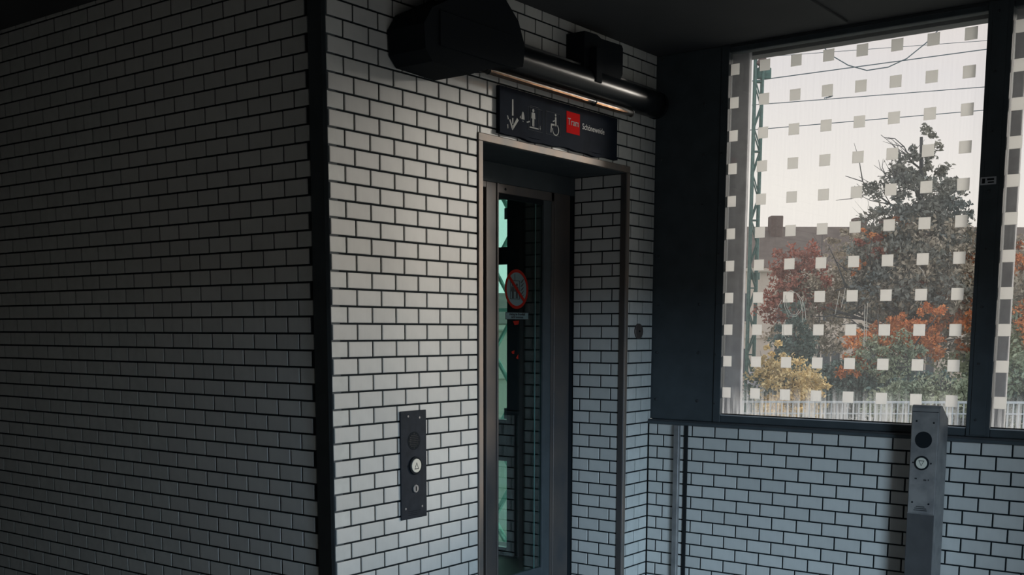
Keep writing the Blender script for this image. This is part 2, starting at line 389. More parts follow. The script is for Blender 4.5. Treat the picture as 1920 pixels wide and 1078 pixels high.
part(MB().bbox(3.152, 3.162, -0.006, 0.046, ZF, 2.89, 0.002), 'jamb_return', M['steel_dark'], t2)
part(MB().bbox(1.325, 1.335, 0.012, 0.5, ZF, 2.89, 0.002), 'jamb_return', M['steel_dark'], t2)
part(MB().bbox(1.30, 3.16, 0.012, 0.60, 2.888, 2.90, 0.002), 'soffit', M['black_steel'], t2)

t3 = empty('trim_3', (XW, -2.6, 0.9), kind='structure', label='black steel ledge capping the tiled parapet wall')
part(MB().bbox(XW-0.012, 3.95, -5.35, 0.0, 0.885, 0.918, 0.004), 'ledge_plate', M['dark_steel'], t3)
part(MB().bbox(XW-0.020, XW-0.012, -5.35, 0.0, 0.880, 0.905, 0.002), 'drip_edge', M['black_steel'], t3)

t4 = empty('trim_4', (3.56, -0.27, 0.2), kind='structure', label='grey steel upright fixed on the parapet tiles near the corner')
part(MB().bbox(3.536, 3.574, -0.309, -0.262, ZF, 0.880, 0.004), 'upright', M['steel_grey'], t4)
part(MB().box(3.566, 3.586, -0.372, -0.345, ZF, 0.884), 'movement_joint', M['rubber'], t4)

# black cladding panel beside the window with bolt heads
t5 = empty('trim_5', (XP, -0.3, 0.92), kind='structure', label='black bolted cladding panel between the tiled corner and the window')
part(MB().bbox(XP, XP+0.10, -0.575, 0.30, 0.919, ZC, 0.004), 'cladding_sheet', M['black_steel'], t5)
def bolt(root, x, y, z, r=0.011):
    o = MB().cyl((0, 0, 0), 'x', r, -0.009, 8, 0.003).obj('bolt', M['dark_steel'], root); o.location = Vector((x, y, z))-root.location; return o
for i in range(-1, 7):
    z = 1.475+0.392*(i) if i >= 0 else 1.083
    bolt(t5, XP-0.001, -0.046, z, 0.012); bolt(t5, XP-0.001, -0.432, z, 0.012)

# windows ------------------------------------------------------------
ZB, ZT = 0.985, 3.80      # glass bottom and top
def window(name, y_hi, y_lo, label, first=False, squares=True, cols=(), stile=True):
    w = empty(name, (XP, (y_hi+y_lo)/2, 0.92), kind='structure', label=label)
    if first:
        part(MB().bbox(XP-0.012, XP+0.06, -0.640, -0.577, 0.919, ZC, 0.003), 'frame_stile', M['black_steel'], w)
        for z in (1.463, 1.071, 1.865, 2.26, 2.65, 3.04, 3.43): bolt(w, XP-0.012, -0.53-0.065, z, 0.008)
    part(MB().bbox(XP, XP+0.09, y_lo, y_hi, 0.919, ZB-0.008, 0.004), 'bottom_rail', M['black_steel'], w)
    part(MB().bbox(XP-0.004, XP+0.02, y_lo, y_hi, ZB-0.012, ZB-0.004, 0.002), 'glazing_bead', M['alu'], w)
    part(MB().bbox(XP+0.02, XP+0.036, y_lo, y_hi, ZB-0.008, ZB+0.004, 0.002), 'gasket', M['rubber'], w)
    part(MB().bbox(XP, XP+0.09, y_lo, y_hi, ZT, ZC, 0.004), 'top_rail', M['black_steel'], w)
    part(MB().bbox(XP-0.01, XP+0.0, y_lo, y_hi, ZT+0.035, ZT+0.043, 0.001), 'top_bead', M['dark_steel'], w)
    if stile:
        part(MB().bbox(XP-0.012, XP+0.09, y_lo-0.16, y_lo, 0.919, ZC, 0.005), 'mullion', M['black_steel'], w)
        part(MB().bbox(XP-0.018, XP-0.012, y_lo-0.13, y_lo-0.03, 0.93, ZC-0.01, 0.002), 'mullion_cover', M['black_steel'], w)
        for i in range(8): bolt(w, XP-0.018, y_lo-0.068, 1.038+0.392*i, 0.009)
    part(MB().box(XP+0.028, XP+0.034, y_lo, y_hi, ZB-0.006, ZT+0.01), 'pane', M['glass'], w)
    if squares:
        me = MB().box(-0.0008, 0.0008, -0.042, 0.042, -0.042, 0.042).mesh('film_square', M['film'])
        for y in cols:
            for i in range(11):
                link('film_square', me, w, Vector((XP+0.0265, y, 1.160+0.2515*i))-w.location)
    return w
w1 = window('window_1', -0.640, -2.550, 'large window with rows of small cream film squares', True, cols=[-0.671-0.2518*i+(-0.002 if i else 0) for i in range(8)])
w2 = window('window_2', -2.710, -4.620, 'next window with cream film squares, cut by the photo edge', cols=[-2.762-0.2518*i for i in range(8)])
w3 = window('window_3', -4.780, -5.340, 'narrow window strip at the far end', stile=False, squares=False)
# scratches on the first pane (thin pale etched lines)
def scratch(pts, r=0.0016):
    return MB().tube([(XP+0.0262, y, z) for y, z in pts], r, 4)
for pts in ([(-1.161, 1.95), (-1.199, 1.965), (-1.256, 1.935), (-1.292, 1.888), (-1.316, 1.819), (-1.327, 1.737)],
            [(-1.18, 1.955), (-1.24, 1.945), (-1.275, 1.89), (-1.30, 1.80), (-1.30, 1.72)],
            [(-1.155, 1.93), (-1.150, 1.84), (-1.185, 1.77), (-1.245, 1.765), (-1.285, 1.81), (-1.30, 1.90)],
            [(-1.165, 1.90), (-1.168, 1.84), (-1.20, 1.785), (-1.245, 1.78), (-1.27, 1.82)],
            [(-1.160, 1.74), (-1.145, 1.68), (-1.150, 1.63), (-1.172, 1.59)],
            [(-1.554, 1.776), (-1.570, 1.87), (-1.583, 1.955)], [(-1.60, 1.83), (-1.615, 1.90), (-1.625, 1.974)],
            [(-1.798, 1.86), (-1.799, 1.58)], [(-1.780, 1.85), (-1.785, 1.54)], [(-2.162, 2.113), (-2.19, 2.08), (-2.210, 2.035)],
            [(-1.054, 1.829), (-1.09, 1.822), (-1.10, 1.85), (-1.127, 1.894)]):
    part(scratch(pts, 0.0022), 'scratch', M['film'], w1, label='pale scratched line on the glass')
# small plate on the mullion
ip = MB().bbox(XP-0.0215, XP-0.0185, -2.664, -2.561, 2.648, 2.700, 0.001).obj('rating_plate', M['column'], label='small grey label plate high on the black mullion between the windows', category='label')
for y0, y1, z0, z1 in ((-2.592, -2.572, 2.658, 2.690), (-2.650, -2.604, 2.676, 2.690), (-2.650, -2.610, 2.658, 2.668)):
    MB().box(XP-0.0222, XP-0.0214, y0, y1, z0, z1).obj('print_block', M['black'], ip)

# columns and roof overhang outside
for nm, y0, y1 in (('trim_6', -0.722, -0.575), ('trim_7', -2.757, -2.60), ('trim_8', -4.83, -4.68)):
    MB().bbox(3.80, 3.85, y0, y1, -1.5, 4.59, 0.006).obj(nm, M['column'], kind='structure', label='flat grey upright standing just outside the window')
ov = MB().box(3.95, 6.95, -14, 9, 4.587, 4.75).box(3.85, 3.98, -14, 9, ZC-0.05, 4.75).obj('roof_overhang', M['dark_steel'], kind='structure')
for i in range(4): MB().bbox(4.0, 6.9, -7+i*4.0, -6.9+i*4.0, 4.50, 4.587, 0.004).obj('rafter', M['dark_steel'], ov)

# ------------------------------------------------------------------ lift door
YD = 0.50
d1 = empty('door_1', (2.2, YD, ZF), kind='structure', label='glazed lift door set back in the steel surround')
part(MB().bbox(2.006, 2.140, YD, YD+0.06, ZF, 2.745, 0.003), 'door_post', M['steel_dark'], d1, label='steel strip left of the door glass')
part(MB().bbox(2.129, 2.148, YD-0.008, YD+0.05, ZF, 2.745, 0.002), 'edge_strip', M['steel_dark'], d1)
part(MB().bbox(2.148, 2.88, YD, YD+0.05, 2.676, 2.745, 0.003), 'door_header', M['steel_dark'], d1)
part(MB().bbox(1.335, 2.006, YD, YD+0.05, 2.70, 2.745, 0.003), 'door_header', M['steel_dark'], d1)
part(MB().bbox(1.335, 3.168, YD-0.004, YD+0.08, 2.745, 2.889, 0.003), 'fascia', M['black_steel'], d1)
part(MB().bbox(2.745, 2.875, YD+0.004, YD+0.05, ZF, 2.676, 0.003), 'door_stile', M['black_steel'], d1)
part(MB().bbox(2.148, 2.745, YD+0.004, YD+0.05, ZF, -0.28, 0.003), 'bottom_rail', M['black_steel'], d1)
part(MB().bbox(2.148, 2.745, YD+0.012, YD+0.045, 2.640, 2.676, 0.002), 'top_rail', M['black'], d1)
part(MB().box(2.148, 2.745, YD+0.020, YD+0.028, -0.29, 2.65), 'door_glass', M['door_glass'], d1, label='teal tinted glass')
part(MB().box(2.652, 2.658, YD+0.018, YD+0.024, -0.28, 2.65), 'glass_edge', M['green_steel'], d1)
part(MB().bbox(2.885, 3.100, YD-0.006, YD+0.06, ZF, 2.745, 0.003), 'door_panel', M['steel_dark'], d1, label='brownish steel panel with a vertical seam')
part(MB().box(2.846, 2.884, YD, YD+0.06, ZF, 2.745), 'door_panel', M['steel_dark'], d1)
part(MB().box(3.100, 3.168, YD+0.008, YD+0.06, ZF, 2.745), 'dark_joint', M['black'], d1)  # matt black strip filling the joint beside the door panel
part(MB().bbox(1.955, 1.966, YD-0.004, YD+0.04, ZF, 2.70, 0.002), 'slot_bead', M['steel_dark'], d1)
part(MB().box(1.335, 2.006, YD+0.02, YD+0.03, ZF, 2.70), 'side_glass', M['slot_glass'], d1)
part(MB().cyl((2.238, YD, 2.708), 'y', 0.010, -0.006, 8, 0.002), 'screw', M['black'], d1)
# prohibition sticker on the door glass
st = part(MB().cyl((2.406, YD+0.0195, 1.971), 'y', 0.128, -0.0012, 40), 'sticker', M['teal_print'], d1, label='round prohibition sticker with a red ring, two people in a lift and flames')
def ring(cx, cz, r0, r1, y, n=40):
    m_ = MB(); vs = []
    for i in range(n):
        t = 2*math.pi*i/n; vs += [(cx+r0*math.cos(t), y, cz+r0*math.sin(t)), (cx+r1*math.cos(t), y, cz+r1*math.sin(t)), (cx+r0*math.cos(t), y+0.001, cz+r0*math.sin(t)), (cx+r1*math.cos(t), y+0.001, cz+r1*math.sin(t))]
    fs = []
    for i in range(n):
        a = 4*i; b_ = 4*((i+1) % n); fs += [(a, a+1, b_+1, b_), (a+1, a+3, b_+3, b_+1), (a, b_, b_+2, a+2)]
    return m_.add(vs, fs)
def sub(mb, name, m, par, **pr):
    off = Vector(par.matrix_basis.translation); p = par
    while p.parent: p = p.parent; off += p.matrix_basis.translation
    mb.v = [tuple(Vector(v)-off) for v in mb.v]; return mb.obj(name, m, par, **pr)
YS = YD+0.0172
sub(ring(2.406, 1.971, 0.128, 0.152, YS), 'ring', M['dark_red'], st)
fr_ = MB()
for x0, x1, z0, z1 in ((2.325, 2.445, 1.892, 1.897), (2.325, 2.445, 2.032, 2.037), (2.325, 2.330, 1.892, 2.037), (2.440, 2.445, 1.892, 2.037), (2.382, 2.386, 2.037, 2.085)):
    fr_.box(x0, x1, YS-0.0006, YS+0.001, z0, z1)
sub(fr_, 'lift_outline', M['mark'], st)
def figure(cx, z0, h, y, t=0.001):
    m_ = MB(); m_.cyl((cx, y, z0+h*0.90), 'y', h*0.095, -t, 12)
    P = lambda pts: m_.prism([(cx+a*h, y, z0+b_*h) for a, b_ in pts], (0, -t, 0))
    P([(-.16, .78), (.16, .78), (.20, .44), (.13, .44), (.11, .66), (.10, .40), (-.10, .40), (-.11, .66), (-.13, .44), (-.20, .44)])
    P([(-.10, .42), (-.01, .42), (-.02, 0), (-.10, 0)]); P([(.10, .42), (.01, .42), (.02, 0), (.10, 0)]); return m_
for cx in (2.358, 2.408): sub(figure(cx, 1.90, 0.115, YS), 'pictogram_person', M['mark'], st)
fl = MB()
for i in range(5): 
    z = 1.90+i*0.03; fl.prism([(2.455, YS, z), (2.475, YS, z+0.004), (2.505, YS, z+0.035), (2.480, YS, z+0.022)], (0, -0.001, 0))
sub(fl, 'flames', M['mark'], st)
sub(MB().prism([(2.318, YS-0.0016, 2.070), (2.300, YS-0.0016, 2.052), (2.494, YS-0.0016, 1.872), (2.512, YS-0.0016, 1.890)], (0, -0.001, 0)), 'diagonal_bar', M['dark_red'], st)
nb = part(MB().bbox(2.264, 2.560, YD+0.0165, YD+0.0195, 1.738, 1.793, 0.001), 'notice_strip', M['teal_print'], d1, label='small notice strip below the round sticker')
nf = MB()
for x0, x1, z0, z1 in ((2.264, 2.56, 1.738, 1.742), (2.264, 2.56, 1.789, 1.793), (2.264, 2.268, 1.738, 1.793), (2.556, 2.56, 1.738, 1.793)): nf.box(x0, x1, YD+0.0155, YD+0.0166, z0, z1)
sub(nf, 'border', M['mark'], nb)
def text(body, size, origin, xdir, zdir, material, parent, name='lettering', align='LEFT', bold=0.0, sxx=1.0):
    cu = D.curves.new('t', 'FONT'); cu.body = body; cu.size = size; cu.align_x = align; cu.extrude = 0.0006; cu.offset = bold; cu.resolution_u = 3
    tmp = D.objects.new('t', cu); COL.objects.link(tmp); dg = bpy.context.evaluated_depsgraph_get(); dg.update()
    me = D.meshes.new_from_object(tmp.evaluated_get(dg)); D.objects.remove(tmp, do_unlink=True)
    me.materials.clear(); me.materials.append(material); me.name = name
    X = Vector(xdir).normalized(); Z = Vector(zdir).normalized(); N = X.cross(Z)
    O = Vector(origin); off = Vector((0, 0, 0)); p = parent
    while p: off += p.matrix_basis.translation; p = p.parent
    for v in me.vertices: v.co = O+X*v.co.x*sxx+Z*v.co.y+N*v.co.z-off
    return link(name, me, parent)
text('Aufzug im Brandfall', 0.026, (2.412, YD+0.0155, 1.770), (1, 0, 0), (0, 0, 1), M['mark'], nb, align='CENTER', bold=0.0004)
text('nicht benutzen', 0.026, (2.412, YD+0.0155, 1.748), (1, 0, 0), (0, 0, 1), M['mark'], nb, align='CENTER', bold=0.0004)
part(MB().prism([(2.36, YD+0.0185, 1.725), (2.44, YD+0.0185, 1.73), (2.43, YD+0.0185, 1.700), (2.38, YD+0.0185, 1.695)], (0, -0.001, 0)), 'red_smear', M['dark_red'], d1)
part(MB().prism([(2.34, YD+0.0185, 1.49), (2.38, YD+0.0185, 1.50), (2.375, YD+0.0185, 1.47), (2.35, YD+0.0185, 1.475)], (0, -0.001, 0)), 'red_smear', M['dark_red'], d1)
part(MB().prism([(2.40, YD+0.0185, 1.44), (2.43, YD+0.0185, 1.47), (2.43, YD+0.0185, 1.43)], (0, -0.001, 0)), 'red_smear', M['dark_red'], d1)

# lift shaft behind: dark box, glazed to the east with film squares
sh = empty('lift_shaft', (2.4, 1.6, ZF), kind='structure')
part(MB().box(1.0, 1.10, YD+0.10, 3.1, ZF-1, ZC), 'shaft_side', M['black'], sh)
part(MB().box(1.0, 3.7, 3.0, 3.1, ZF-1, ZC), 'shaft_back', M['black'], sh)
part(MB().box(XP, XP+0.08, YD+0.05, 1.540, ZF-1, ZC), 'shaft_side', M['dark_steel'], sh)
part(MB().box(1.0, 3.7, YD+0.1, 3.1, ZF-0.10, ZF-0.02), 'shaft_floor', M['dark_steel'], sh)
for z0, z1 in ((2.845, ZC), (2.257, 2.410), (0.440, 0.825), (-1.2, -0.385)):
    part(MB().bbox(XP, XP+0.08, 1.540, 3.0, z0, z1, 0.004), 'transom', M['dark_steel'], sh)
for z in (0.828, -0.382): part(MB().box(XP-0.012, XP+0.02, 1.54, 3.0, z-0.02, z+0.002), 'sill_bead', M['alu'], sh)
part(MB().box(XP+0.03, XP+0.036, 1.54, 3.0, -0.385, 2.845), 'shaft_pane', M['shaft_glass'], sh)
mesq = MB().box(-0.0008, 0.0008, -0.042, 0.042, -0.05, 0.05).mesh('film_square', M['film_dark'])
for z in (2.71, 0.885, 0.60):
    for y in (1.545, 1.80, 2.05): link('film_square', mesq, sh, Vector((XP+0.02, y, z))-sh.location)

# ------------------------------------------------------------------ wall call panel
X0, X1, ZP0, ZP1 = 0.505, 0.749, 0.465, 1.152
cp = empty('call_panel', (0.627, 0, 0.465), label='dark flat lift call panel with up button on the bright tiled wall', category='call panel')
part(MB().bbox(X0, X1, -0.010, -0.0005, ZP0, ZP1, 0.004), 'face_plate', M['panel_plate'], cp)
def perforated(cx, cz, y, r): return MB().cyl((cx, y, cz), 'y', r, -0.0015, 28)
g = part(perforated(0.629, 0.961, -0.010, 0.058), 'speaker_grille', M['black'], cp)
hb = MB()
for i in range(-4, 5):
    for j in range(-4, 5):
        if i*i+j*j < 17: hb.cyl((0.629+i*0.0115, -0.0114, 0.961+j*0.0115), 'y', 0.0032, -0.0006, 6)
sub(hb, 'grille_holes', M['rubber'], g, kind='stuff')
bt = part(MB().cyl((0.637, -0.010, 0.803), 'y', 0.058, -0.010, 32, 0.003), 'call_button', M['black'], cp)
sub(MB().cyl((0.637, -0.0195, 0.803), 'y', 0.044, -0.005, 32, 0.002), 'button_cap', M['button'], bt)
def tri(cx, cz, y, s_, up, w):
    d_ = 1 if up else -1; m_ = MB(); P = [(-0.78*s_, -0.75*s_*d_), (0.78*s_, -0.75*s_*d_), (0, 0.95*s_*d_)]; Q = [(p[0]*(1-w), p[1]*(1-w*0.9)-0.0*s_) for p in P]
    for i in range(3):
        j = (i+1) % 3; m_.prism([(cx+P[i][0], y, cz+P[i][1]), (cx+P[j][0], y, cz+P[j][1]), (cx+Q[j][0], y, cz+Q[j][1]), (cx+Q[i][0], y, cz+Q[i][1])], (0, -0.0012, 0))
    return m_
sub(tri(0.637, 0.800, -0.0244, 0.026, True, 0.30), 'arrow', M['mark'], bt)
for s_ in (-1, 1): part(MB().prism([(0.637+s_*0.062, -0.010, 0.793), (0.637+s_*0.062, -0.010, 0.813), (0.637+s_*0.074, -0.010, 0.803)], (0, -0.0015, 0)), 'braille_mark', M['black'], cp)
kx = part(MB().cyl((0.638, -0.010, 0.655), 'y', 0.026, -0.008, 20, 0.003), 'key_switch', M['steel_grey'], cp)
sub(MB().box(0.634, 0.642, -0.0195, -0.0178, 0.640, 0.670), 'key_slot', M['black'], kx)
for x, z in ((0.575, 1.118), (0.682, 1.105), (0.545, 0.535), (0.700, 0.535)): part(MB().cyl((x, -0.010, z), 'y', 0.008, -0.003, 8, 0.001), 'screw', M['steel_grey'], cp)
for i in range(3): part(MB().box(0.570, 0.685-0.01*i, -0.0112, -0.0098, 0.512-i*0.012, 0.515-i*0.012), 'engraved_line', M['black'], cp)

# ------------------------------------------------------------------ call pedestal
PX, PY0, PY1 = 3.345, -2.448, -2.255
pt = empty('call_pedestal', (3.44, -2.35, ZF), label='free-standing grey steel call pedestal with down button in front of the window wall', category='call post')
prof = [(PX, ZF), (PX, 1.120), (PX+0.012, 1.140), (PX+0.035, 1.142), (3.545, 1.040), (3.545, ZF)]
body = part(MB().prism([(x, PY0, z) for x, z in prof], (0, PY1-PY0, 0)), 'body', M['steel_grey'], pt); fixnormals(body)
part(MB().bbox(PX-0.006, PX, PY0+0.008, PY1-0.004, 0.378, 1.095, 0.002), 'face_plate', M['steel_grey'], pt)
part(MB().bbox(PX-0.003, PX, PY0+0.006, PY1-0.002, ZF, 0.372, 0.002), 'lower_plate', mat('lower_plate_steel', (0.085, 0.085, 0.088), rough=0.55, metal=0.3, noise=0.2), pt)
part(MB().box(PX-0.0068, PX-0.001, PY0+0.010, PY1-0.006, 1.094, 1.097), 'plate_seam', M['black'], pt)
part(MB().cyl((PX-0.006, -2.345, 0.900), 'x', 0.0585, -0.0015, 32), 'speaker_grille', M['black'], pt)
pb = part(MB().cyl((PX-0.006, -2.342, 0.737), 'x', 0.050, -0.010, 32, 0.003), 'call_button', M['black'], pt)
sub(MB().cyl((PX-0.0155, -2.342, 0.737), 'x', 0.0385, -0.005, 32, 0.002), 'button_cap', M['button'], pb)
m_ = MB(); s_ = 0.024; P = [(-0.85*s_, 0.70*s_), (0.85*s_, 0.70*s_), (0, -0.95*s_)]
for i in range(3):
    j = (i+1) % 3; Q = [(p[0]*0.72, p[1]*0.75) for p in P]
    m_.prism([(PX-0.0203, -2.342+P[i][0], 0.739+P[i][1]), (PX-0.0203, -2.342+P[j][0], 0.739+P[j][1]), (PX-0.0203, -2.342+Q[j][0], 0.739+Q[j][1]), (PX-0.0203, -2.342+Q[i][0], 0.739+Q[i][1])], (-0.0012, 0, 0))
sub(m_, 'arrow', M['mark'], pb)
for s_ in (-1, 1): part(MB().cyl((PX-0.006, -2.342+s_*0.062, 0.737), 'x', 0.006, -0.002, 8), 'braille_mark', M['black'], pt)
for y, z in ((-2.292, 1.030), (-2.410, 1.022), (-2.288, 0.455), (-2.402, 0.450)): part(MB().cyl((PX-0.006, y, z), 'x', 0.007, -0.003, 8, 0.001), 'screw', M['black'], pt)
for y, z, a in ((-2.305, 0.625, 0.016), (-2.368, 0.618, 0.020), (-2.392, 0.62, 0.008)): part(MB().box(PX-0.0072, PX-0.006, y-a/2, y+a/2, z-0.005, z+0.005), 'engraved_mark', M['mark'], pt)
for i, (y0, y1) in enumerate(((-2.375, -2.315), (-2.388, -2.305), (-2.392, -2.300))): part(MB().box(PX-0.0070, PX-0.006, y0, y1, 0.424-i*0.013, 0.430-i*0.013), 'engraved_line', M['mark'], pt)
part(MB().bbox(PX-0.004, 3.555, PY0-0.01, PY1+0.01, ZF, ZF+0.012, 0.003), 'foot_plate', M['steel_grey'], pt)

# ------------------------------------------------------------------ direction sign above the opening
YG = -0.034
sg = empty('direction_sign', (2.22, -0.02, 2.955), label='long dark sign board above the lift opening with lift and wheelchair pictograms', category='sign')
part(MB().bbox(1.480, 2.965, -0.032, -0.001, 2.975, 3.272, 0.004), 'sign_board', M['sign'], sg)
bw = MB(); n = 24     # slightly sagging lower lip
for i in range(n):
    xa = 1.480+1.485*i/n; xb = 1.480+1.485*(i+1)/n; f_ = lambda x: 2.958+0.006*math.sin(x*9)+0.004*math.sin(x*23)
    bw.prism([(xa, -0.036, f_(xa)), (xb, -0.036, f_(xb)), (xb, -0.036, f_(xb)+0.022), (xa, -0.036, f_(xa)+0.022)], (0, 0.034, 0))
part(bw, 'lower_lip', M['sign'], sg)
def flat(pts, name, m, **pr): return part(MB().prism([(x, YG, z) for x, z in pts], (0, 0.002, 0)), name, m, sg, **pr)
def frame(pts, w, name, m, dy=0.0):
    mb_ = MB(); n_ = len(pts)
    for i in range(n_):
        a = Vector((pts[i][0], YG-dy, pts[i][1])); c = Vector((pts[(i+1) % n_][0], YG-dy, pts[(i+1) % n_][1])); t_ = (c-a).normalized(); nrm = Vector((-t_.z, 0, t_.x))*w/2
        mb_.prism([a-nrm-t_*w/2, c-nrm+t_*w/2, c+nrm+t_*w/2, a+nrm-t_*w/2], (0, 0.002, 0))
    return part(mb_, name, m, sg)
ar = MB()
for pts in ([(1.615, 3.20), (1.630, 3.20), (1.632, 3.094), (1.614, 3.094)], [(1.616, 3.078), (1.630, 3.078), (1.629, 3.040), (1.617, 3.040)],
            [(1.583, 3.062), (1.596, 3.066), (1.627, 3.018), (1.622, 2.998), (1.616, 3.002)], [(1.622, 2.998), (1.620, 3.022), (1.672, 3.086), (1.690, 3.072)],
            [(1.560, 3.086), (1.569, 3.088), (1.580, 3.064), (1.569, 3.062)], [(1.563, 3.028), (1.572, 3.030), (1.574, 3.004), (1.566, 3.002)]):
    ar.prism([(x, YG, z) for x, z in pts], (0, 0.002, 0))
part(ar, 'down_arrow', M['white'], sg)
wp = MB()
for pts in ([(1.733, 3.136), (1.744, 3.136), (1.754, 3.112), (1.757, 3.086), (1.722, 3.086), (1.724, 3.112)], [(1.705, 3.100), (1.715, 3.108), (1.714, 3.090), (1.706, 3.088)],
            [(1.782, 3.078), (1.815, 3.088), (1.820, 3.080), (1.786, 3.070)], [(1.735, 3.078), (1.745, 3.076), (1.742, 3.068)]):
    wp.prism([(x, YG, z) for x, z in pts], (0, 0.002, 0))
part(wp, 'worn_pictogram', M['white'], sg, label='half worn away white pictogram')
frame([(1.797, 3.180), (1.968, 3.180), (1.968, 3.030), (1.797, 3.030)], 0.002, 'pictogram_border', M['faint'])
frame([(1.824, 3.190), (1.921, 3.190), (1.921, 3.047), (1.824, 3.047)], 0.003, 'lift_outline', M['faint'], 0.0005)
part(MB().box(1.815, 1.922, YG-0.001, YG+0.002, 3.043, 3.051), 'lift_floor_line', M['white'], sg)
part(figure(1.858, 3.056, 0.118, YG+0.001, 0.002), 'pictogram_person', M['white'], sg)
sa = MB().box(1.941, 1.944, YG, YG+0.002, 3.046, 3.072).prism([(1.934, YG, 3.056), (1.951, YG, 3.056), (1.9425, YG, 3.042)], (0, 0.002, 0))
part(sa, 'small_arrow', M['white'], sg)
frame([(2.010, 3.185), (2.186, 3.185), (2.186, 3.030), (2.010, 3.030)], 0.002, 'pictogram_border', M['faint'])
wh = MB().cyl((2.129, YG+0.002, 3.172), 'y', 0.0085, -0.002, 12)
wh.prism([(2.120, YG, 3.158), (2.138, YG, 3.160), (2.140, YG, 3.098), (2.112, YG, 3.096), (2.112, YG, 3.106), (2.124, YG, 3.108)], (0, 0.002, 0))
wh.prism([(2.094, YG, 3.128), (2.122, YG, 3.138), (2.122, YG, 3.130), (2.096, YG, 3.121)], (0, 0.002, 0))
wh.prism([(2.072, YG, 3.108), (2.124, YG, 3.108), (2.124, YG, 3.096), (2.083, YG, 3.096), (2.078, YG, 3.046), (2.066, YG, 3.048)], (0, 0.002, 0))
nn_ = 26
for i in range(nn_):
    a0 = math.radians(-190+i*(250/nn_)); a1 = math.radians(-190+(i+1)*(250/nn_)); c0 = (2.131, 3.072)
    wh.prism([(c0[0]+r*math.cos(a), YG, c0[1]+r*math.sin(a)) for r, a in ((0.034, a0), (0.034, a1), (0.041, a1), (0.041, a0))], (0, 0.002, 0))
part(wh, 'wheelchair_pictogram', M['white'], sg)
flat([(2.266, 3.224), (2.438, 3.224), (2.438, 3.074), (2.266, 3.074)], 'red_square', M['red'])
text('Tram', 0.068, (2.352, YG-0.0012, 3.132), (1, 0, 0), (0, 0, 1), M['white'], sg, align='CENTER', sxx=0.98)
text('Schöneweide', 0.060, (2.470, YG-0.0006, 3.126), (1, 0, 0), (0, 0, 1), mat('grey_print', (0.20, 0.22, 0.23)), sg, sxx=0.95)

# ------------------------------------------------------------------ tube, housing, clamp, strip
tb = empty('overhead_pipe', (2.3, -0.115, 3.43), label='thick black pipe running along the wall above the sign', category='pipe')
part(MB().tube([(1.20+i*0.276, -0.115, 3.43) for i in range(9)], 0.100, 28), 'pipe_body', mat('glossy_black_pipe', (0.010, 0.013, 0.016), rough=0.30, spec=0.25), tb, smooth=True)
part(MB().tube([(3.39, -0.115, 3.43), (3.42, -0.115, 3.43)], 0.104, 28), 'end_collar', M['black'], tb)
part(MB().bbox(1.30, 3.38, -0.13, -0.09, 3.526, 3.548, 0.003), 'top_rib', M['dark_steel'], tb)
hs = empty('ceiling_housing', (0.9, -0.2, 3.2), label='bulky black housing hung from the ceiling at the left end of the pipe', category='housing')
hp = [(0.50, 3.20), (0.44, 3.26), (0.43, 3.40), (0.50, 3.50), (0.62, 3.56), (0.78, 3.64), (1.20, 3.70), (1.33, 3.60), (1.40, 3.46), (1.38, 3.33), (1.10, 3.28), (0.85, 3.19)]
hm = part(MB().prism([(x, -0.30, z) for x, z in hp], (0, 0.29, 0)), 'housing_shell', M['black'], hs); fixnormals(hm)
part(MB().bbox(0.56, 1.30, -0.312, -0.298, 3.30, 3.50, 0.004), 'housing_cover', M['black'], hs)
part(MB().bbox(0.80, 1.17, -0.24, -0.02, 3.62, ZC, 0.006), 'hanger_duct', M['black'], hs)
part(MB().bbox(0.70, 0.76, -0.20, -0.14, 3.60, ZC, 0.006), 'conduit', M['dark_steel'], hs)
cl = empty('pipe_clamp', (2.55, -0.11, 3.5), label='black clamp box bracketing the pipe to the wall near the corner', category='bracket')
cm = part(MB().prism([(x, -0.16, z) for x, z in [(2.30, 3.44), (2.30, 3.765), (2.46, 3.772), (2.52, 3.755), (2.80, 3.765), (2.82, 3.745), (2.82, 3.56), (2.76, 3.47)]], (0, 0.158, 0)), 'clamp_body', M['black'], cl); fixnormals(cm)
part(MB().bbox(2.36, 2.44, -0.225, -0.16, 3.42, 3.66, 0.004), 'clamp_strap', M['black'], cl)
ds = empty('light_strip', (2.0, -0.18, 3.27), label='clear brownish plastic light strip slung under the pipe over the sign', category='lamp')
part(MB().tube([(0.99+i*0.2475, -0.15, 3.300) for i in range(9)], 0.026, 16), 'diffuser_tube', M['plastic'], ds, smooth=True)
part(MB().bbox(0.99, 2.97, -0.140, -0.120, 3.296, 3.312, 0.002), 'amber_glint_bar', mat('amber_glint_metal', (0.17, 0.13, 0.10), rough=0.3, metal=0.8, col2=(0.09, 0.07, 0.06), nscale=3, stretch=(2.2, 1, 1)), ds)  # amber glints of the strip are put into this bar's colour
for x in (1.06, 1.20, 2.44): part(MB().tube([(x, -0.15, 3.300), (x+0.008, -0.15, 3.300)], 0.0285, 16), 'clip', M['black'], ds)
part(MB().tube([(2.966, -0.15, 3.300), (2.974, -0.15, 3.300)], 0.028, 16), 'end_cap', M['steel_grey'], ds)
wd = MB().cyl((3.378, -0.0005, 1.649), 'y', 0.062, -0.014, 28, 0.004).obj('wall_cap', M['steel_dark'], label='round dark blanking cap on the tiles by the black panel', category='cap')
MB().cyl((3.378, -0.0145, 1.649), 'y', 0.008, -0.003, 8).obj('centre_screw', M['black'], wd)

# ------------------------------------------------------------------ outside
rh = Vector((R_.x, R_.y, 0)).normalized(); fh = Vector((F_.x, F_.y, 0)).normalized()
gr = MB().box(4.1, 160, -90, 140, -1.7, -1.5).obj('ground', M['ground'], kind='structure')
GZ = -1.5
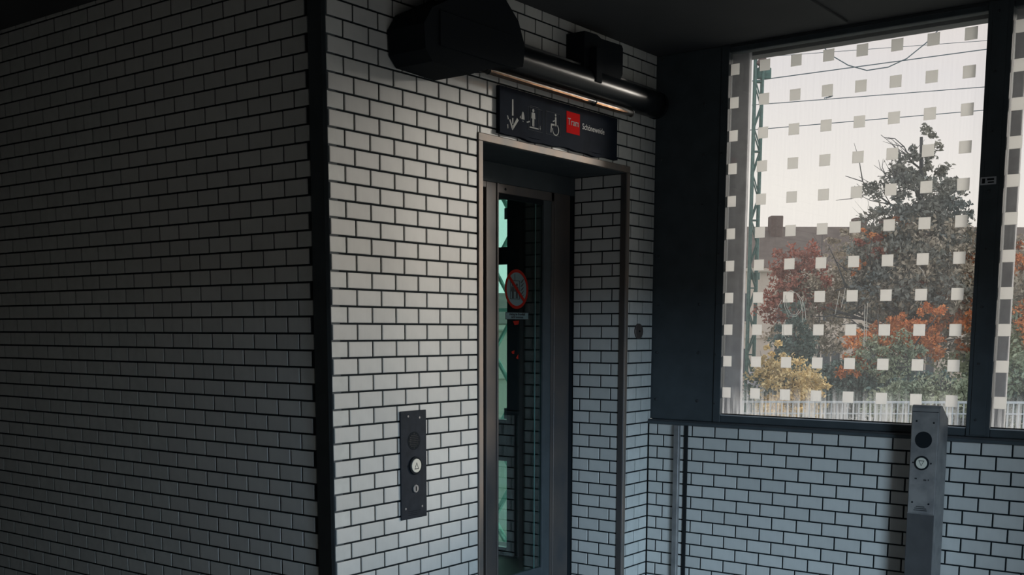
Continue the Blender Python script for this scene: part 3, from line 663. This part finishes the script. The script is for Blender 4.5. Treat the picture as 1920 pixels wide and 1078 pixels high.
# lattice mast
def lattice(name, base, h, w, rz, r, nseg, m, **pr):
    e_ = empty(name, base, rz, **pr); hw = w/2
    for sx_ in (-1, 1):
        for sy_ in (-1, 1): MB().bbox(sx_*hw-r, sx_*hw+r, sy_*hw-r, sy_*hw+r, 0, h, r*0.3).obj('leg', m, e_)
    seg = h/nseg
    for i in range(nseg):
        z0, z1 = i*seg, (i+1)*seg; a, c = (-hw, hw) if i % 2 else (hw, -hw)
        for sy_ in (-1, 1): MB().tube([(a, sy_*hw, z0), (c, sy_*hw, z1)], r*0.7, 4).obj('brace', m, e_)
        for sx_ in (-1, 1): MB().tube([(sx_*hw, a, z0), (sx_*hw, c, z1)], r*0.7, 4).obj('brace', m, e_)
        if i % 3 == 0: MB().box(-hw, hw, -hw, hw, z0-r*0.6, z0+r*0.6).obj('cross_plate', m, e_)
    return e_
rzm = math.atan2(rh.y, rh.x)
ma = lattice('catenary_mast', (31.93, 12.33, GZ), 13.2, 0.25, rzm, 0.035, 17, M['green_steel'], label='tall green lattice mast at the left edge of the window', category='mast')
MB().bbox(-0.1, 0.42, -0.08, 0.08, 11.75, 12.10, 0.02).obj('bracket', M['green_steel'], ma)
MB().tube([(0.12, 0, 12.1), (0.16, 0, 12.5), (0.45, 0, 13.4)], 0.05, 6).obj('arm', M['green_steel'], ma)
MB().bbox(-0.15, 0.25, -0.05, 0.05, 4.95, 5.20, 0.02).obj('bracket', M['green_steel'], ma)
MB().tube([(-0.02, -0.2, 12.15), (0.10, -0.2, 12.4)], 0.13, 8).obj('insulator', mat('brown_insulator', (0.12, 0.08, 0.08)), ma)
# cabinet beside the mast
cb = empty('control_cabinet', (29.95, 11.15, GZ), rzm, label='pale grey control cabinet at the foot of the green mast', category='cabinet')
MB().bbox(-0.27, 0.24, -0.2, 0.2, 0.95, 1.80, 0.02).obj('cabinet_body', M['cabinet'], cb)
MB().bbox(0.10, 0.22, -0.23, -0.2, 1.0, 1.74, 0.01).obj('cabinet_door', M['white'], cb)
MB().box(-0.25, 0.08, -0.235, -0.2, 1.66, 1.70).obj('vent', M['wire'], cb)
for x in (-0.2, 0.17): MB().bbox(x-0.03, x+0.03, -0.03, 0.03, 0, 0.95, 0.005).obj('leg', M['cabinet'], cb)
# overhead wires
def at_line(a, c, t): return tuple(Vector(a)+(Vector(c)-Vector(a))*t)
def wire(a, c, r, lab):
    MB().tube([at_line(a, c, -0.0), at_line(a, c, 0.7), at_line(a, c, 1.8)], r, 5).obj('overhead_wire', M['wire'], label=lab, category='wire', group='overhead wires')
wire((32.84, 13.0, 10.42), (37.99, 6.45, 11.56), 0.018, 'second overhead wire from the top, running from the mast bracket')
wire((32.76, 12.94, 9.58), (37.77, 6.45, 10.23), 0.015, 'third overhead wire from the top, with a bird just above it')
wire((32.61, 12.94, 8.70), (37.63, 6.46, 9.41), 0.015, 'lowest overhead wire crossing the sky above the tree tops')
wire((32.93, 13.07, 11.24), (38.02, 6.48, 11.86), 0.010, 'topmost thin overhead wire across the window')
cat = [(34.0, 11.9, 12.6), (34.45, 11.15, 11.68), (34.66, 10.79, 11.29), (34.95, 10.34, 10.98), (35.33, 9.8, 10.80), (35.8, 9.21, 10.92), (36.22, 8.71, 11.22), (36.7, 8.2, 11.78), (37.08, 7.82, 12.34), (37.4, 7.5, 12.9)]
MB().tube(cat, 0.02, 5).obj('overhead_wire', M['wire'], label='sagging looped wire hanging down from above the window top', category='wire', group='overhead wires')
# bird
bd = empty('bird', (25.44, 7.21, 7.96), rzm, label='small dark bird flying in front of the third wire', category='bird')
bm_ = MB().tube([(-0.09, 0, -0.01), (-0.04, 0, 0), (0.03, 0, 0.015), (0.07, 0, 0.035), (0.095, 0, 0.04)], 0.02, 8, r2=0.012)
bm_.obj('body', M['wire'], bd, smooth=True)
MB().prism([(0.0, 0, 0.0), (0.06, 0, 0.01), (0.11, 0.03, 0.09), (0.05, 0.02, 0.05)], (0, 0.008, 0)).obj('wing', M['wire'], bd)
MB().prism([(-0.03, -0.02, 0.0), (0.03, -0.02, 0.0), (0.02, -0.12, 0.02), (-0.05, -0.10, 0.01)], (0, 0, 0.008)).obj('wing', M['wire'], bd)
MB().prism([(-0.08, 0, -0.015), (-0.08, 0, 0.0), (-0.14, 0, -0.005), (-0.14, 0, -0.035)], (0, 0.01, 0)).obj('tail', M['wire'], bd)

# fence of thin pickets
fa, fb = Vector((13.0, 5.33, 0)), Vector((18.6, -2.1, 0))
fe = empty('picket_fence', (fa.x, fa.y, GZ), math.atan2((fb-fa).y, (fb-fa).x), label='pale metal picket fence beyond the window, below the trees', category='fence')
FL = (fb-fa).length; npk = int(FL/0.10)
mp_ = MB().bbox(-0.011, 0.011, -0.011, 0.011, 0, 1.90, 0.003).mesh('picket', M['fence'])
for i in range(npk): link('picket', mp_, fe, (i*0.10, 0, 0))
MB().bbox(0, FL, -0.02, 0.02, 1.86, 1.90, 0.004).obj('rail', M['fence'], fe)
MB().bbox(0, FL, -0.02, 0.02, 1.66, 1.685, 0.004).obj('rail', M['fence'], fe)
MB().bbox(0, FL, -0.02, 0.02, 0.2, 0.24, 0.004).obj('rail', M['fence'], fe)

# buildings
def building(name, c, rz, w, d, h, roofh, wins, label, two_tone=True):
    e_ = empty(name, c, rz, label=label, category='building')
    MB().box(-w/2, w/2, 0, d, 0, h).obj('wall', M['render'], e_)
    MB().bbox(-w/2-0.3, w/2+0.3, -0.35, 0, h-0.25, h, 0.05).obj('cornice', M['render'], e_)
    def slope(x0, x1, m): 
        o = MB().prism([(x0, -0.4, h), (x0, d/2, h+roofh), (x0, d+0.4, h)], (x1-x0, 0, 0)).obj('roof', m, e_); fixnormals(o)
    if two_tone: slope(-w/2-0.3, -w/2+2.2, M['roof_red']); slope(-w/2+2.2, w/2+0.3, M['roof_tile'])
    else: slope(-w/2-0.3, w/2+0.3, M['roof_tile'])
    for (x, z, ww, wh_) in wins:
        f = MB().bbox(x-ww/2-0.12, x+ww/2+0.12, -0.10, 0.02, z-0.12, z+wh_+0.12, 0.03).obj('window', M['render'], e_)
        MB().box(x-ww/2, x+ww/2, -0.13, -0.09, z, z+wh_).obj('pane', M['pane_far'], f)
        MB().box(x-0.03, x+0.03, -0.15, -0.12, z, z+wh_).obj('glazing_bar', M['render'], f)
    MB().box(-w/2, w/2, -0.12, 0, h*0.42, h*0.42+0.18).obj('string_course', M['render'], e_)
    return e_
bc = Vector((54.3, 18.9, GZ))+rh*2.2
wins = [(x, z, 1.0, 1.5) for x in (-9.2, -6.6, -4.0, -1.4, 1.2, 3.8, 6.4, 9) for z in (0.7, 3.7)]
ba = building('apartment_house', bc, rzm, 22, 9, 6.6, 2.6, [w for w in wins], 'long pale house with red and brown tiled roof behind the trees')
for x, zc in ((-9.9, 9.3), (-3.8, 9.7), (1.0, 9.6), (2.6, 9.6)): MB().bbox(x-0.35, x+0.35, 3.2, 4.0, 8.2, zc, 0.03).obj('chimney', M['brick_far'], ba)
sl = math.atan2(2.6, 4.9)
o = MB().bbox(-0.4, 0.4, -0.3, 0.3, 0, 0.08, 0.02).obj('roof_light', M['pane_far'], ba); o.location = (-8.3, 1.8, 6.6+2.2*math.tan(sl)+0.02); o.rotation_euler = (sl, 0, 0)
bb_ = building('pale_block', Vector((27.6, 19.7, GZ)), rzm+0.25, 7, 6, 3.4, 1.2, [(-1.6, 1.2, 0.8, 1.1), (0.6, 1.2, 0.8, 1.1)], 'low pale block seen only through the lift glass', False)
# second gantry close behind the shaft glazing
lattice('green_gantry', (7.44, 4.50, GZ), 8.0, 0.30, rzm, 0.035, 14, M['teal_steel'], label='pale green lattice gantry seen through the lift glass', category='mast')

# ------------------------------------------------------------------ trees
LEAF = {}
def leaves(blobs, n, size, seed, droop=0.0):
    rr = random.Random(seed); V = []; Fc = []
    tot = sum(b_[3]*b_[4]*b_[5] for b_ in blobs)
    def ball():
        while True:
            p = Vector((rr.uniform(-1, 1), rr.uniform(-1, 1), rr.uniform(-1, 1)))
            if p.length <= 1: return p
    for (cx, cy, cz, ax, ay, az) in blobs:
        k_ = max(10, int(4.2*n*ax*ay*az/tot)); nc = max(8, min(90, k_//50))
        cl_ = [(ball(), rr.uniform(0.14, 0.30)) for _ in range(nc)]
        for _ in range(k_):
            c0, r0_ = cl_[rr.randrange(nc)]; p = c0*0.92+ball()*r0_*rr.uniform(0.6, 1.25)
            c = Vector((cx+p.x*ax, cy+p.y*ay, cz+p.z*az)); s_ = size*rr.uniform(0.45, 1.15)
            a = Vector((rr.gauss(0, 1), rr.gauss(0, 1), rr.gauss(0, 1))).normalized(); q = a.cross(Vector((rr.gauss(0, 1), rr.gauss(0, 1), rr.gauss(0, 1)))).normalized(); b2 = a.cross(q)
            n0 = len(V); V += [tuple(c-a*s_), tuple(c+q*s_*0.5+b2*s_*0.15), tuple(c+a*s_), tuple(c-q*s_*0.5+b2*s_*0.15)]
            Fc.append((n0, n0+1, n0+2, n0+3))
    m_ = MB(); m_.v = V; m_.f = Fc; return m_
def branchy(e_, h, spread, seed, r0, nb, depth=2, lean=(0, 0), upright=0.6, start=0.25):
    rr = random.Random(seed); trunk = [Vector((0, 0, 0))]
    for i in range(1, 9): t = i/8; trunk.append(Vector((lean[0]*t+rr.gauss(0, 0.03)*h*0.2, lean[1]*t+rr.gauss(0, 0.03)*h*0.2, h*t)))
    MB().tube(trunk, r0, 10, r2=r0*0.18).obj('trunk', M['bark'], e_, smooth=True)
    tips = []
    for i in range(nb):
        t = start+(0.95-start)*(i+0.5)/nb; k_ = min(7, int(t*8)); f = t*8-k_; p = trunk[k_].lerp(trunk[k_+1], f)
        az = rr.uniform(0, 2*math.pi); L_ = spread*(1.15-0.75*t)*rr.uniform(0.7, 1.15); d_ = Vector((math.cos(az), math.sin(az), upright*rr.uniform(0.5, 1.3))).normalized()
        pts = [p]; q = p.copy()
        for s_ in range(5): q = q+d_*L_/5+Vector((rr.gauss(0, .05), rr.gauss(0, .05), rr.gauss(0, .05)))*L_; pts.append(q.copy())
        rb = r0*(1-t*0.75)*0.42; mb_ = MB().tube(pts, rb, 6, r2=rb*0.25)
        for s_ in range(5):
            a = pts[1+rr.randrange(4)]; dd = (d_+Vector((rr.gauss(0, .7), rr.gauss(0, .7), rr.gauss(0.2, .5)))).normalized(); c = a+dd*L_*0.3; c2 = c+(dd+Vector((rr.gauss(0, .3), rr.gauss(0, .3), .2)))*L_*0.2
            mb_.tube([a, c, c2], rb*0.45, 4, r2=rb*0.12); tips.append(c2)
        tips.append(pts[-1]); mb_.obj('branch', M['bark'], e_)
    return trunk, tips
def tree(loc, h, spread, seed, label, foliage, r0=0.16, nb=12, cat_='tree', name='tree', grp='trees beyond the window', **kw):
    e_ = empty(name, loc, rzm, label=label, category=cat_, group=grp)
    branchy(e_, h, spread, seed, r0, nb, **kw)
    for i, (m, blobs, n, size) in enumerate(foliage): leaves(blobs, n, size, seed*10+i).obj('foliage', M[m], e_, kind='stuff')
    return e_
# local axes of every tree: x to the right in the view, y away, z up (ground 0)
tree((26.3, 4.95, GZ), 8.3, 3.0, 3, 'tallest tree, thin slate crown with orange and red patches', [
    ('l_slate', [(.05, 0, 8.1, .5, .45, .6), (.0, 0, 7.4, 1.0, .8, .7), (-.1, 0, 6.8, 1.5, 1.1, .7), (0, 0, 6.1, 1.8, 1.2, .7), (0, 0, 5.2, 1.9, 1.5, .8), (-.3, 0, 4.3, 2.0, 1.4, .8)], 3600, 0.085),
    ('l_brown', [(.3, 0, 5.2, 1.9, 1.5, 1.1), (-.7, 0, 4.4, 1.6, 1.2, .9), (1.0, 0, 4.0, 1.5, 1.2, .9), (0, .3, 3.0, 2.0, .8, .8)], 2900, 0.085),
    ('l_orange', [(-1.3, -.3, 5.7, .5, .3, .3), (-.5, -.5, 6.1, .35, .3, .25), (.9, -.4, 3.7, 1.0, .7, .55), (-.7, -.5, 3.1, 1.0, .7, .55), (.3, -.4, 2.9, .9, .6, .6), (1.5, -.3, 4.9, .6, .4, .35), (-1.7, -.3, 4.9, .3, .3, .3)], 1050, 0.07),
    ('l_red', [(-1.2, -.3, 5.4, .6, .4, .35), (-.3, -.4, 4.4, .5, .4, .25), (.3, -.3, 5.7, .45, .3, .3)], 420, 0.075)], r0=0.22, nb=22, start=0.18, upright=0.45)
tree((32.2, 7.4, GZ), 7.3, 3.4, 11, 'spreading grey-brown tree with thin bare limbs left of the tallest tree', [
    ('l_brown', [(0, 0, 5.4, 2.6, 1.6, 1.0), (-1.4, 0, 6.3, 1.3, .8, .5), (-1.2, 0, 4.4, 2.2, 1.2, .9), (1.2, 0, 4.2, 1.8, 1.2, 1.0)], 2100, 0.085),
    ('l_slate', [(-.6, -.5, 4.2, 2.2, 1.0, .8), (.4, -.4, 5.2, 2.0, .8, .8)], 1300, 0.085),
    ('l_orange', [(.9, -.5, 3.8, .8, .5, .7), (1.2, -.4, 5.2, .5, .3, .35)], 320, 0.075)], r0=0.13, nb=22, upright=0.25)
tree((28.6, 9.20, GZ), 5.4, 1.3, 17, 'rust red tree just right of the green mast', [
    ('l_red', [(0, 0, 5.0, 1.0, .7, 1.0), (-.3, 0, 4.0, 1.1, .7, .7), (1.0, -.2, 3.9, .4, .3, .2)], 1300, 0.075), ('l_brown', [(.4, 0, 4.0, 1.3, .8, 1.1), (.3, 0, 3.0, 1.3, .8, .8)], 1100, 0.08)], r0=0.09, nb=12)
tree((25.9, 8.15, GZ), 4.0, 0.8, 19, 'dark blue-green conifer between mast and yellow bush', [
    ('l_dark', [(0, 0, 1.6, 1.0, .8, 1.0), (0, 0, 2.7, .75, .5, .9), (-.1, 0, 3.5, .45, .3, .6)], 1900, 0.08)], r0=0.08, nb=10)
tree((19.4, 5.62, GZ), 2.5, 1.0, 23, 'yellow-leaved bush beside the control cabinet', [
    ('l_yellow', [(0, 0, 2.0, .9, .6, .55), (-.35, 0, 2.6, .4, .3, .35), (.55, 0, 1.7, .6, .4, .45), (-.1, -.2, 1.3, 1.0, .5, .4)], 1700, 0.055), ('l_dark', [(0, .3, 1.8, .9, .3, .7)], 500, 0.06)], r0=0.04, nb=12, cat_='bush', name='bush', grp='bushes beyond the window')
tree((24.1, 6.15, GZ), 2.6, 1.0, 29, 'low dark green bush behind the fence, below the pale house', [
    ('l_dark', [(0, 0, 1.5, 1.3, .8, .9), (.7, 0, 2.0, .7, .5, .6), (-.8, 0, 1.5, .7, .5, .8)], 2300, 0.07)], r0=0.05, nb=8, cat_='bush', name='bush', grp='bushes beyond the window')
tree((23.4, 4.85, GZ), 3.6, 1.2, 31, 'bright orange bush in front of the big trunk', [
    ('l_orange', [(-.1, 0, 2.8, .85, .5, .5), (.5, 0, 3.3, .7, .4, .45), (-.5, 0, 2.2, .6, .4, .45), (1.2, 0, 3.4, .5, .4, .5)], 760, 0.06), ('l_green', [(0, -.3, 2.6, 1.1, .3, .7)], 500, 0.06), ('l_dark', [(.2, .2, 1.7, 1.2, .6, .7)], 900, 0.07)], r0=0.05, nb=10, cat_='bush', name='bush', grp='bushes beyond the window')
tree((28.9, 3.35, GZ), 5.8, 2.0, 37, 'orange and olive tree at the right edge of the first window', [
    ('l_brown', [(0, 0, 4.6, 1.8, 1.2, 1.3), (.2, 0, 3.0, 1.6, 1.1, 1.0), (-.9, 0, 3.9, 1.0, .8, .9)], 2300, 0.085), ('l_orange', [(-.2, -.3, 5.3, 1.0, .6, .4), (.4, -.3, 3.0, .7, .5, .7), (-.7, -.4, 3.5, .7, .4, .5), (-1.0, -.3, 2.7, .5, .4, .4)], 700, 0.075),
    ('l_green', [(0, -.2, 2.2, 1.7, 1.0, .7), (.3, 0, 3.8, 1.2, .8, .7)], 1200, 0.085)], r0=0.11, nb=17)
tree((20.8, 2.55, GZ), 2.2, 1.3, 41, 'feathery green bush low at the right of the first window', [
    ('l_green', [(0, 0, 1.6, 1.5, .8, .6), (-1.0, 0, 1.5, .8, .5, .6), (.9, 0, 1.7, .7, .5, .6)], 2500, 0.06), ('l_dark', [(0, .4, 1.5, 1.6, .3, .8)], 1000, 0.07)], r0=0.05, nb=12, cat_='bush', name='bush', grp='bushes beyond the window')
tree((22.6, 0.95, GZ), 4.8, 1.6, 43, 'dark green and orange tree seen in the second window', [
    ('l_green', [(0, 0, 2.6, 1.3, .9, 1.3), (.2, 0, 1.5, 1.4, .9, .8)], 1700, 0.07), ('l_brown', [(0, 0, 4.0, 1.2, .8, 1.1)], 1100, 0.075), ('l_orange', [(0, -.3, 3.3, .9, .5, .7), (-.4, -.3, 4.6, .6, .3, .5)], 600, 0.065), ('l_dark', [(.1, .1, 1.6, 1.1, .6, .9)], 900, 0.07)], r0=0.09, nb=12)
tree((30.6, 0.8, GZ), 5.0, 1.8, 47, 'olive tree hidden mostly behind the black mullion', [
    ('l_brown', [(0, 0, 3.8, 2.0, 1.2, 1.5)], 1600, 0.09), ('l_green', [(0, 0, 2.4, 2.0, 1.2, 1.1)], 1100, 0.09)], r0=0.1, nb=10)
tree((34.8, 11.0, GZ), 6.6, 1.3, 53, 'leafless pale tree behind the house roof near the mast', [('l_brown', [(0, 0, 5.6, .8, .6, .6)], 40, 0.05)], r0=0.06, nb=18, upright=1.2)
